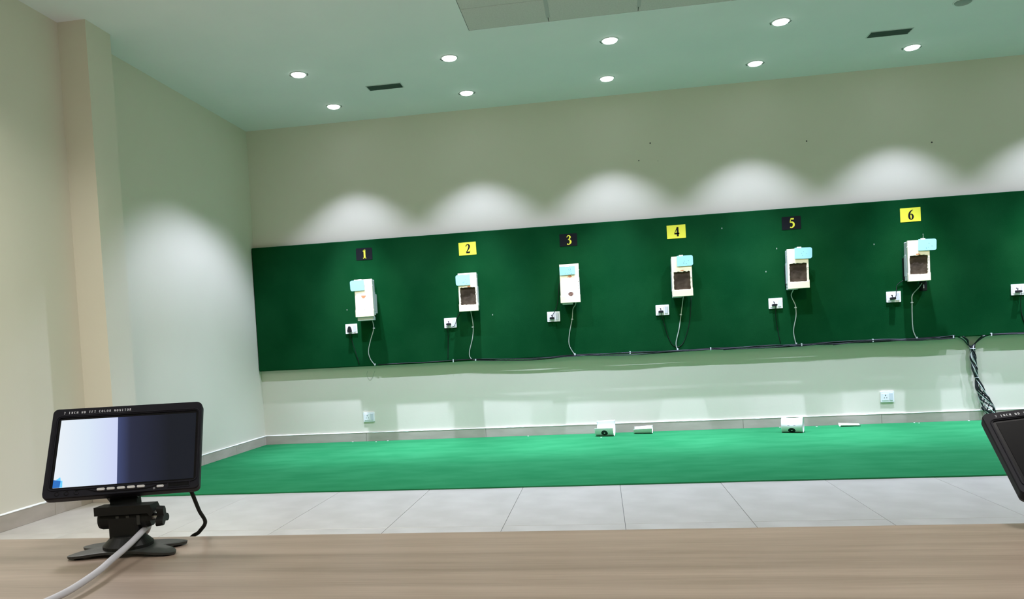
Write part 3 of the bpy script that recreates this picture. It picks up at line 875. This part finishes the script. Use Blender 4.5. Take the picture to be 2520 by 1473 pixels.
for k in range(7):
    downlight(R2[k], 6.875, names2[k], True, ROW_W, CORE_W, 99, .58, ((0, 1), (1, 1), (0, 0), (1, 1), (1, 1), (0, 0), (0, 0))[k])
    downlight(R1[k], 6.008, names1[k], k != 4, ROW_B * (1.5 if k > 4 else 1), CORE_B, 104, .0, ((1, 1), (1, 0), (1, 0), (1, 1), (0, 0), (0, 0), (0, 0))[k])

def vent(x0, x1, y0, y1, label, skew=0.0):
    cx, cy = (x0 + x1) / 2, (y0 + y1) / 2
    r_ = empty('air_vent', (cx, cy, H), 0, label=label, cat='vent', group='ceiling air vents')
    hw, hd = (x1 - x0) / 2, (y1 - y0) / 2
    bm = bmesh.new()
    t = .006
    for a, b in (((-hw - t, -hd - t), (hw + t, -hd)), ((-hw - t, hd), (hw + t, hd + t)), ((-hw - t, -hd), (-hw, hd)), ((hw, -hd), (hw + t, hd))):
        box(bm, (a[0], a[1], -.004), (b[0], b[1], 0))
    fin('frame', bm, 'ventf', r_)
    mbox('backing', (-hw, -hd, -.001), (hw, hd, 0), 'ventb', r_)
    for k in range(3):
        y = -hd + (k + .5) * 2 * hd / 3
        bm = bmesh.new()
        prism(bm, [(y - .013, -.001), (y - .009, -.001), (y + .013, -.007), (y + .009, -.007)], -hw + .003, hw - .003)
        for v in bm.verts: v.co = Vector((v.co.y, v.co.x, v.co.z))
        fin('slat', bm, 'vent', r_)
vent(-1.855, -1.562, 6.447, 6.556, 'left of the two dark slotted air vents in the ceiling')
vent(2.160, 2.459, 6.430, 6.540, 'right of the two dark slotted air vents, above the rightmost downlight')

# square light panels over the bench (out of the picture) and warm spotlights on the targets
PLL = ['nearest the left wall pier', 'ahead of the camera', 'far right in front of the bench', 'behind the camera at left', 'right behind the camera', 'behind the camera at right']
def panel_light(x, y, power=PANEL_W):
    r_ = empty('panel_light', (x, y, H), 0, label='square ceiling light panel out of frame, %s' % PLL.pop(0), cat='ceiling light', group='square light panels over the bench')
    mbox('frame', (-.30, -.30, -.012), (.30, .30, 0), 'trimring', r_, .003, 1)
    mbox('diffuser', (-.28, -.28, -.016), (.28, .28, -.012), mat('panel_diffuser', (.9, .9, .9), .5, emit=(1, .98, .95), estr=3.0), r_)
    area('panel_lamp', (x, y, H - .022), .55, power, PANEL_C, 140)
for px, py, pw in ((-2.3, 2.6, 2.3), (1.0, 1.5, .9), (3.9, 1.9, .8), (-2.0, -.4, .7), (1.0, -.8, .7), (4.0, -.4, .7)):
    panel_light(px, py, PANEL_W * pw)
for i, x, z, h in BOX + [(7, 3.73, 1.25, .35)]:
    r_ = empty('spotlight', (x, 4.35 if x < 2.4 else 4.75, H), 0, label='small ceiling spotlight out of frame, aimed at %s' %
               ('the leftmost holder', 'the holder under the yellow two', 'the holder under the black three', 'the holder under the yellow four',
                'the holder under the black five', 'the holder under the yellow six', 'the spot beyond the right photo edge')[i - 1], cat='ceiling light', group='target spotlights')
    yy = 4.35 if x < 2.4 else 4.75
    bm = bmesh.new(); cyl(bm, (0, 0, 0), (0, 0, -1), .02, .02, .02, 16); fin('mount', bm, 'trimring', r_)
    bm = bmesh.new(); cyl(bm, (0, 0, -.02), (0, .82, -.5), .03, .035, .055, 20); fin('head', bm, 'trimring', r_, False)
    spot('target_beam', (x, yy + .06, H - .06), (x, YB, 1.42), TARGET_W, 17.0, 1.0, (1.0, .84, .44), .02)

# ================================================================== DESK
TZ, TY = .695, .914
desk = empty('shooting_bench', (0, .55, 0), 0, label='long pale wood-grain laminate bench top in the foreground', cat='table')
mbox('bench_top', (-2.6, -.35, TZ - .025), (2.4, TY - .55, TZ), 'desk', desk, .0012, 2)
mbox('apron', (-2.5, -.30, TZ - .10), (2.3, -.27, TZ - .025), 'desk', desk)
for lx in (-2.4, 0.05, 2.2):
    for ly in (-.28, TY - .55 - .08):
        mbox('leg', (lx, ly, 0), (lx + .05, ly + .05, TZ - .025), 'leg', desk, .003, 1)
mtube('scratch', [(-.150, -.1105, TZ + .0002), (-.1515, -.1000, TZ + .0003), (-.146, -.090, TZ + .0002)], .00035, 'grout', desk, 5, 4)

# ================================================================== MONITORS
def head_matrix(loc, yaw_, lean, roll_):
    Rz = Matrix.Rotation(yaw_, 4, 'Z'); Rx = Matrix.Rotation(-lean, 4, 'X'); Ry = Matrix.Rotation(roll_, 4, 'Y')
    return Matrix.Translation(loc) @ Rz @ Rx @ Ry

def monitor(base, base_yaw, hm, label, lit, cord):
    root = empty('monitor', (base[0], base[1], TZ), base_yaw, label=label, cat='monitor', group='small black monitors on the bench')
    inv = root.matrix_basis.inverted() if False else (Matrix.Translation((base[0], base[1], TZ)) @ Matrix.Rotation(base_yaw, 4, 'Z')).inverted()
    Wd, Hd, Td = .088, .0589, .0222
    # ---- case (local frame: x right, z up, y to the back, face at y=0)
    bm = bmesh.new()
    o1 = rrect(-Wd, -Hd, Wd, Hd, .006, 5)
    A = []
    for (ins, y) in ((.0008, .0012), (0, .0025), (0, .012), (.0025, Td - .003), (.0045, Td)):
        A.append([bm.verts.new((x * (1 - ins / Wd), y, z * (1 - ins / Hd))) for x, z in o1])
    n = len(o1)
    for a, b in zip(A[:-1], A[1:]):
        for i in range(n): bm.faces.new((a[i], a[(i + 1) % n], b[(i + 1) % n], b[i]))
    bm.faces.new(A[0][::-1]); bm.faces.new(A[-1])
    box(bm, (-.05, Td - .002, -.03), (.05, Td + .004, .04), .002, 1)
    case = fin('case', bm, 'mon', root)
    case.matrix_local = inv @ hm
    def sub(name, bm, m, smooth=False): return fin(name, bm, m, case, smooth)
    # ---- front bezel ring
    inner = rrect(-.0808, -.0478, .0838, .0466, (.004, .004, .004, .004), 4)
    bm = bmesh.new(); ring_plate(bm, rrect(-Wd + .0006, -Hd + .0006, Wd - .0006, Hd - .0006, .006, 5), inner, 0, .0025)
    sub('bezel', bm, 'mon')
    bm = bmesh.new()
    P = [(x, -.0002, z) for x, z in rrect(-.0828, -.0492, .0852, .0484, .006, 5)]
    tube(bm, P, .0007, 6, closed=True, smooth=False); sub('bezel_ridge', bm, 'mon', True)
    # ---- screen
    mg = mbox('screen_margin', (-.0812, .0011, -.0482), (.0842, .0016, .0470), 'gloss', case)
    if lit:
        bm = bmesh.new(); box(bm, (-.0772, .0007, -.0456), (.0812, .0011, .0432))
        sub('screen', bm, 'screen')
        bm = bmesh.new(); prism(bm, [(-.0772, -.0456), (-.0695, -.0456), (-.0690, -.0370), (-.0772, -.0355)], .0003, .0006); sub('screen_mark', bm, 'film')
        bm = bmesh.new(); prism(bm, [(-.0695, -.0456), (-.0665, -.0456), (-.0672, -.0370), (-.0690, -.0370), (-.0700, -.0325), (-.0745, -.0358), (-.0690, -.0372)], .0002, .0005); sub('screen_mark', bm, 'film2')
    else:
        bm = bmesh.new(); box(bm, (-.0772, .0007, -.0456), (.0812, .0011, .0432))
        sub('screen', bm, mat('dark_screen', (.006, .006, .007), .35, spec=.06))
    # ---- wave line, buttons, window
    bm = bmesh.new(); tube(bm, [(-.052, -.0002, -.0502), (-.040, -.0002, -.0500), (-.030, -.0002, -.0535), (-.018, -.0002, -.0550), (.010, -.0002, -.0553), (.028, -.0002, -.0545), (.042, -.0002, -.0510), (.052, -.0002, -.0500)], .0005, 6, 5)
    sub('wave_groove', bm, 'gloss', True)
    for k, bx in enumerate((-.0230, -.0120, -.0005, .0107, .0218)):
        bm = bmesh.new(); prism(bm, rrect(bx - .0044, -.0532, bx + .0044, -.0503, .0013, 4), -.0014, .0005, -.0003)
        sub('button', bm, 'silver')
        bm = bmesh.new()
        for j, ch in enumerate(('MODE', 'AV', 'MENU', '-', '+')[k]):
            s = .0011; L_ = len(('MODE', 'AV', 'MENU', '-', '+')[k])
            for st in LET[ch]: ribbon(bm, st, (bx + (j - L_ / 2) * .0009 + .0005, 0, -.0497), (1, 0, 0), (0, 0, 1), s, (0, -1, 0), .0001, 2)
        sub('button_label', bm, 'ink')
    bm = bmesh.new(); prism(bm, rrect(.0398, -.0548, .0478, -.0518, .0012, 4), -.0010, .0005); sub('power_button', bm, 'silver')
    bm = bmesh.new(); prism(bm, rrect(.0418, -.0540, .0458, -.0526, .0004, 3), -.0013, -.0010); sub('power_slider', bm, 'ink')
    bm = bmesh.new()
    for st in ([(0, .5, .12), (0, 1, .12)], [(-.3, .75, .1), (-.42, .4, .1), (-.2, .05, .1), (.2, .05, .1), (.42, .4, .1), (.3, .75, .1)]):
        ribbon(bm, st, (.0368, 0, -.0565), (1, 0, 0), (0, 0, 1), .0024, (0, -1, 0), .0001, 3)
    sub('power_symbol', bm, 'ink')
    bm = bmesh.new(); ring_plate(bm, rrect(.0515, -.0560, .0775, -.0494, .0006, 2), rrect(.0528, -.0550, .0765, -.0500, .0004, 2), -.0006, .0004); sub('sensor_frame', bm, 'mon')
    mbox('sensor_window', (.0526, -.0002, -.0552), (.0767, .0003, -.0498), 'gloss', case)
    for bx in (-.0715, -.0610, -.0500):
        bm = bmesh.new(); tube(bm, [(bx + .0024 * math.cos(a), -.0001, -.0537 + .0024 * math.sin(a)) for a in [2 * PI * q / 20 for q in range(20)]], .0004, 6, closed=True, smooth=False)
        sub('jack_ring', bm, 'gloss', True)
    # ---- lettering
    bm = bmesh.new(); cxp = -.0752
    for ch in '7 INCH HD TFT COLOR MONITOR':
        if ch != ' ':
            for st in LET[ch]: ribbon(bm, [(a, b, c * 1.3) for a, b, c in st], (cxp, 0, .0512), (1, 0, 0), (0, 0, 1), .0030, (0, -1, 0), .0001, 4)
        cxp += .00302 if ch != ' ' else .0026
    sub('lettering', bm, 'ink')
    # ---- bottom tab and slot mount behind the case
    bm = bmesh.new()
    prism(bm, [(-.019, -.0595), (.0155, -.0595), (.0155, -.045), (-.025, -.045)], Td - .012, Td + .006)
    sub('mount_tab', bm, 'stand')
    for k in range(6):
        mbox('cooling_slot', (-.06 + .02 * k, Td - .0002, .043), (-.048 + .02 * k, Td + .0004, .046), 'gloss', case)
    # ---- stand, in the root frame
    def st_(name, bm, m, smooth=False): return fin(name, bm, m, root, smooth)
    # base plate: four petals
    pts = []
    petals = ((20, .066), (-24, .070), (180 + 19, .066), (180 - 24, .070))
    N_ = 120
    for i in range(N_):
        a = 2 * PI * i / N_
        rad = .030
        for pa, pl in petals:
            da = abs((math.degrees(a) - pa + 180) % 360 - 180)
            rad = max(rad, .030 + (pl - .030) * math.exp(-(da / 21.0) ** 1.9))
        pts.append((rad * math.cos(a), rad * math.sin(a)))
    bm = bmesh.new(); R_ = []
    for fr in (0.0001, .35, .6, .8, .93, 1.0):
        row = []
        for (x, y) in pts:
            rr = math.hypot(x, y) * fr
            z = .0075 - .0030 * max(0, (rr - .030) / .038) ** 1.3 - (.0006 if fr == 1 else 0)
            row.append(bm.verts.new((x * fr, y * fr, z)))
        R_.append(row)
    low = [bm.verts.new((v.co.x * .99, v.co.y * .99, v.co.z - .0028)) for v in R_[-1]]
    R_.append(low)
    for a, b in zip(R_[:-1], R_[1:]):
        for i in range(N_): bm.faces.new((a[i], a[(i + 1) % N_], b[(i + 1) % N_], b[i]))
    bm.faces.new(R_[0][::-1]); bm.faces.new(low)
    st_('base_plate', bm, 'base')
    for pa, pl in petals:
        bm = bmesh.new(); cyl(bm, ((pl - .012) * math.cos(math.radians(pa)), (pl - .012) * math.sin(math.radians(pa)), 0), (0, 0, 1), .005, .005, .0030, 14)
        st_('rubber_foot', bm, 'black')
    bm = bmesh.new(); lathe(bm, [(.0280, .004), (.0280, .0110), (.0185, .0205), (.0180, .0215)], n=44); st_('base_dome', bm, 'stand')
    bm = bmesh.new(); prism(bm, rrect(-.0172, -.0125, .0172, .0125, .003, 3), .019, .043, plane='XY'); st_('neck', bm, 'stand')
    bm = bmesh.new(); lathe(bm, [(.0105, -.030), (.0115, -.027), (.0115, .026), (.0100, .031)], (0, .000, .0405), 24, 'X')
    st_('hinge_barrel', bm, 'stand')
    for q in (-.008, .004, .016):
        mbox('hinge_rib', (q, -.0122, .034), (q + .004, -.009, .046), 'base', root, .0005, 1)
    bm = bmesh.new()
    prism(bm, [(-.0315, .0475), (.030, .0475), (.0325, .0440), (.0355, .0475), (.0365, .0490), (.0335, .0575), (-.0315, .0575)], -.014, .012, .001)
    st_('hinge_bracket', bm, 'stand')
    # knob with three lobes
    bm = bmesh.new(); kp = []
    for i in range(36):
        a = 2 * PI * i / 36
        rr = .0095 + .0042 * math.cos(3 * a + 1.0)
        kp.append((rr * math.cos(a), rr * math.sin(a)))
    prism(bm, kp, .0375, .0455, .0008)
    for v in bm.verts: v.co = Vector((v.co.y, v.co.x, v.co.z + .0405))
    st_('tilt_knob', bm, 'stand')
    bm = bmesh.new(); cyl(bm, (.030, 0, .0405), (1, 0, 0), .004, .004, .008, 14); st_('knob_shaft', bm, 'metal')
    # arm from the hinge up to the tab on the case
    tabw = inv @ hm @ Vector((-.002, Td + .001, -.050))
    bm = bmesh.new()
    A_ = [Vector((-.016, -.006, .050)), Vector((.016, -.006, .050)), Vector((.016, .008, .050)), Vector((-.016, .008, .050))]
    B_ = [tabw + Vector((sx * .016, sy * .006, 0)) for sx, sy in ((-1, -1), (1, -1), (1, 1), (-1, 1))]
    va = [bm.verts.new(v) for v in A_]; vb = [bm.verts.new(v) for v in B_]
    for i in range(4): bm.faces.new((va[i], va[(i + 1) % 4], vb[(i + 1) % 4], vb[i]))
    bm.faces.new(va[::-1]); bm.faces.new(vb)
    st_('support_arm', bm, 'stand')
    if cord:
        mtube('power_cord', [inv @ Vector(p) for p in cord], .0025, 'black', root, 10, 8)
    return root

hm1 = head_matrix(Vector((-.5815, .8702, .8164)), .3384, .5392, .0071)
monitor((-.5685, .8440), .19, hm1, 'small black monitor at left, its screen half white and half dark', True,
        [(-.520, .895, .775), (-.5111, .8940, .7539), (-.5158, .916, .7278), (-.5185, .9340, .7085), (-.5310, .9400, .6945), (-.5500, .9400, .675), (-.585, .95, .58)])
hm2 = head_matrix(Vector((.5237, .9302, .7792)), -.2503, .8498, -.1765)
monitor((.529, .835), -.25, hm2, 'black monitor with a dark screen, cut off by the right edge of the photo', False, None)

# thick white cable arching in front of the left monitor's foot
wp = [(-.600, .905, .700), (-.578, .893, .706), (-.5610, .8740, .7170), (-.5490, .8520, .7222), (-.5430, .8080, .7135), (-.5340, .7600, .7085), (-.5250, .7230, .7065),
      (-.5190, .6730, .7040), (-.5240, .6380, .7020), (-.535, .600, .6995), (-.56, .54, .6990), (-.62, .45, .6990), (-.75, .38, .6990)]
o = mtube('white_cable', wp, .0036, 'cable_white', None, 14, 8)
tag(o, 'thick white cable arching over the foot of the left monitor onto the bench', 'cable')
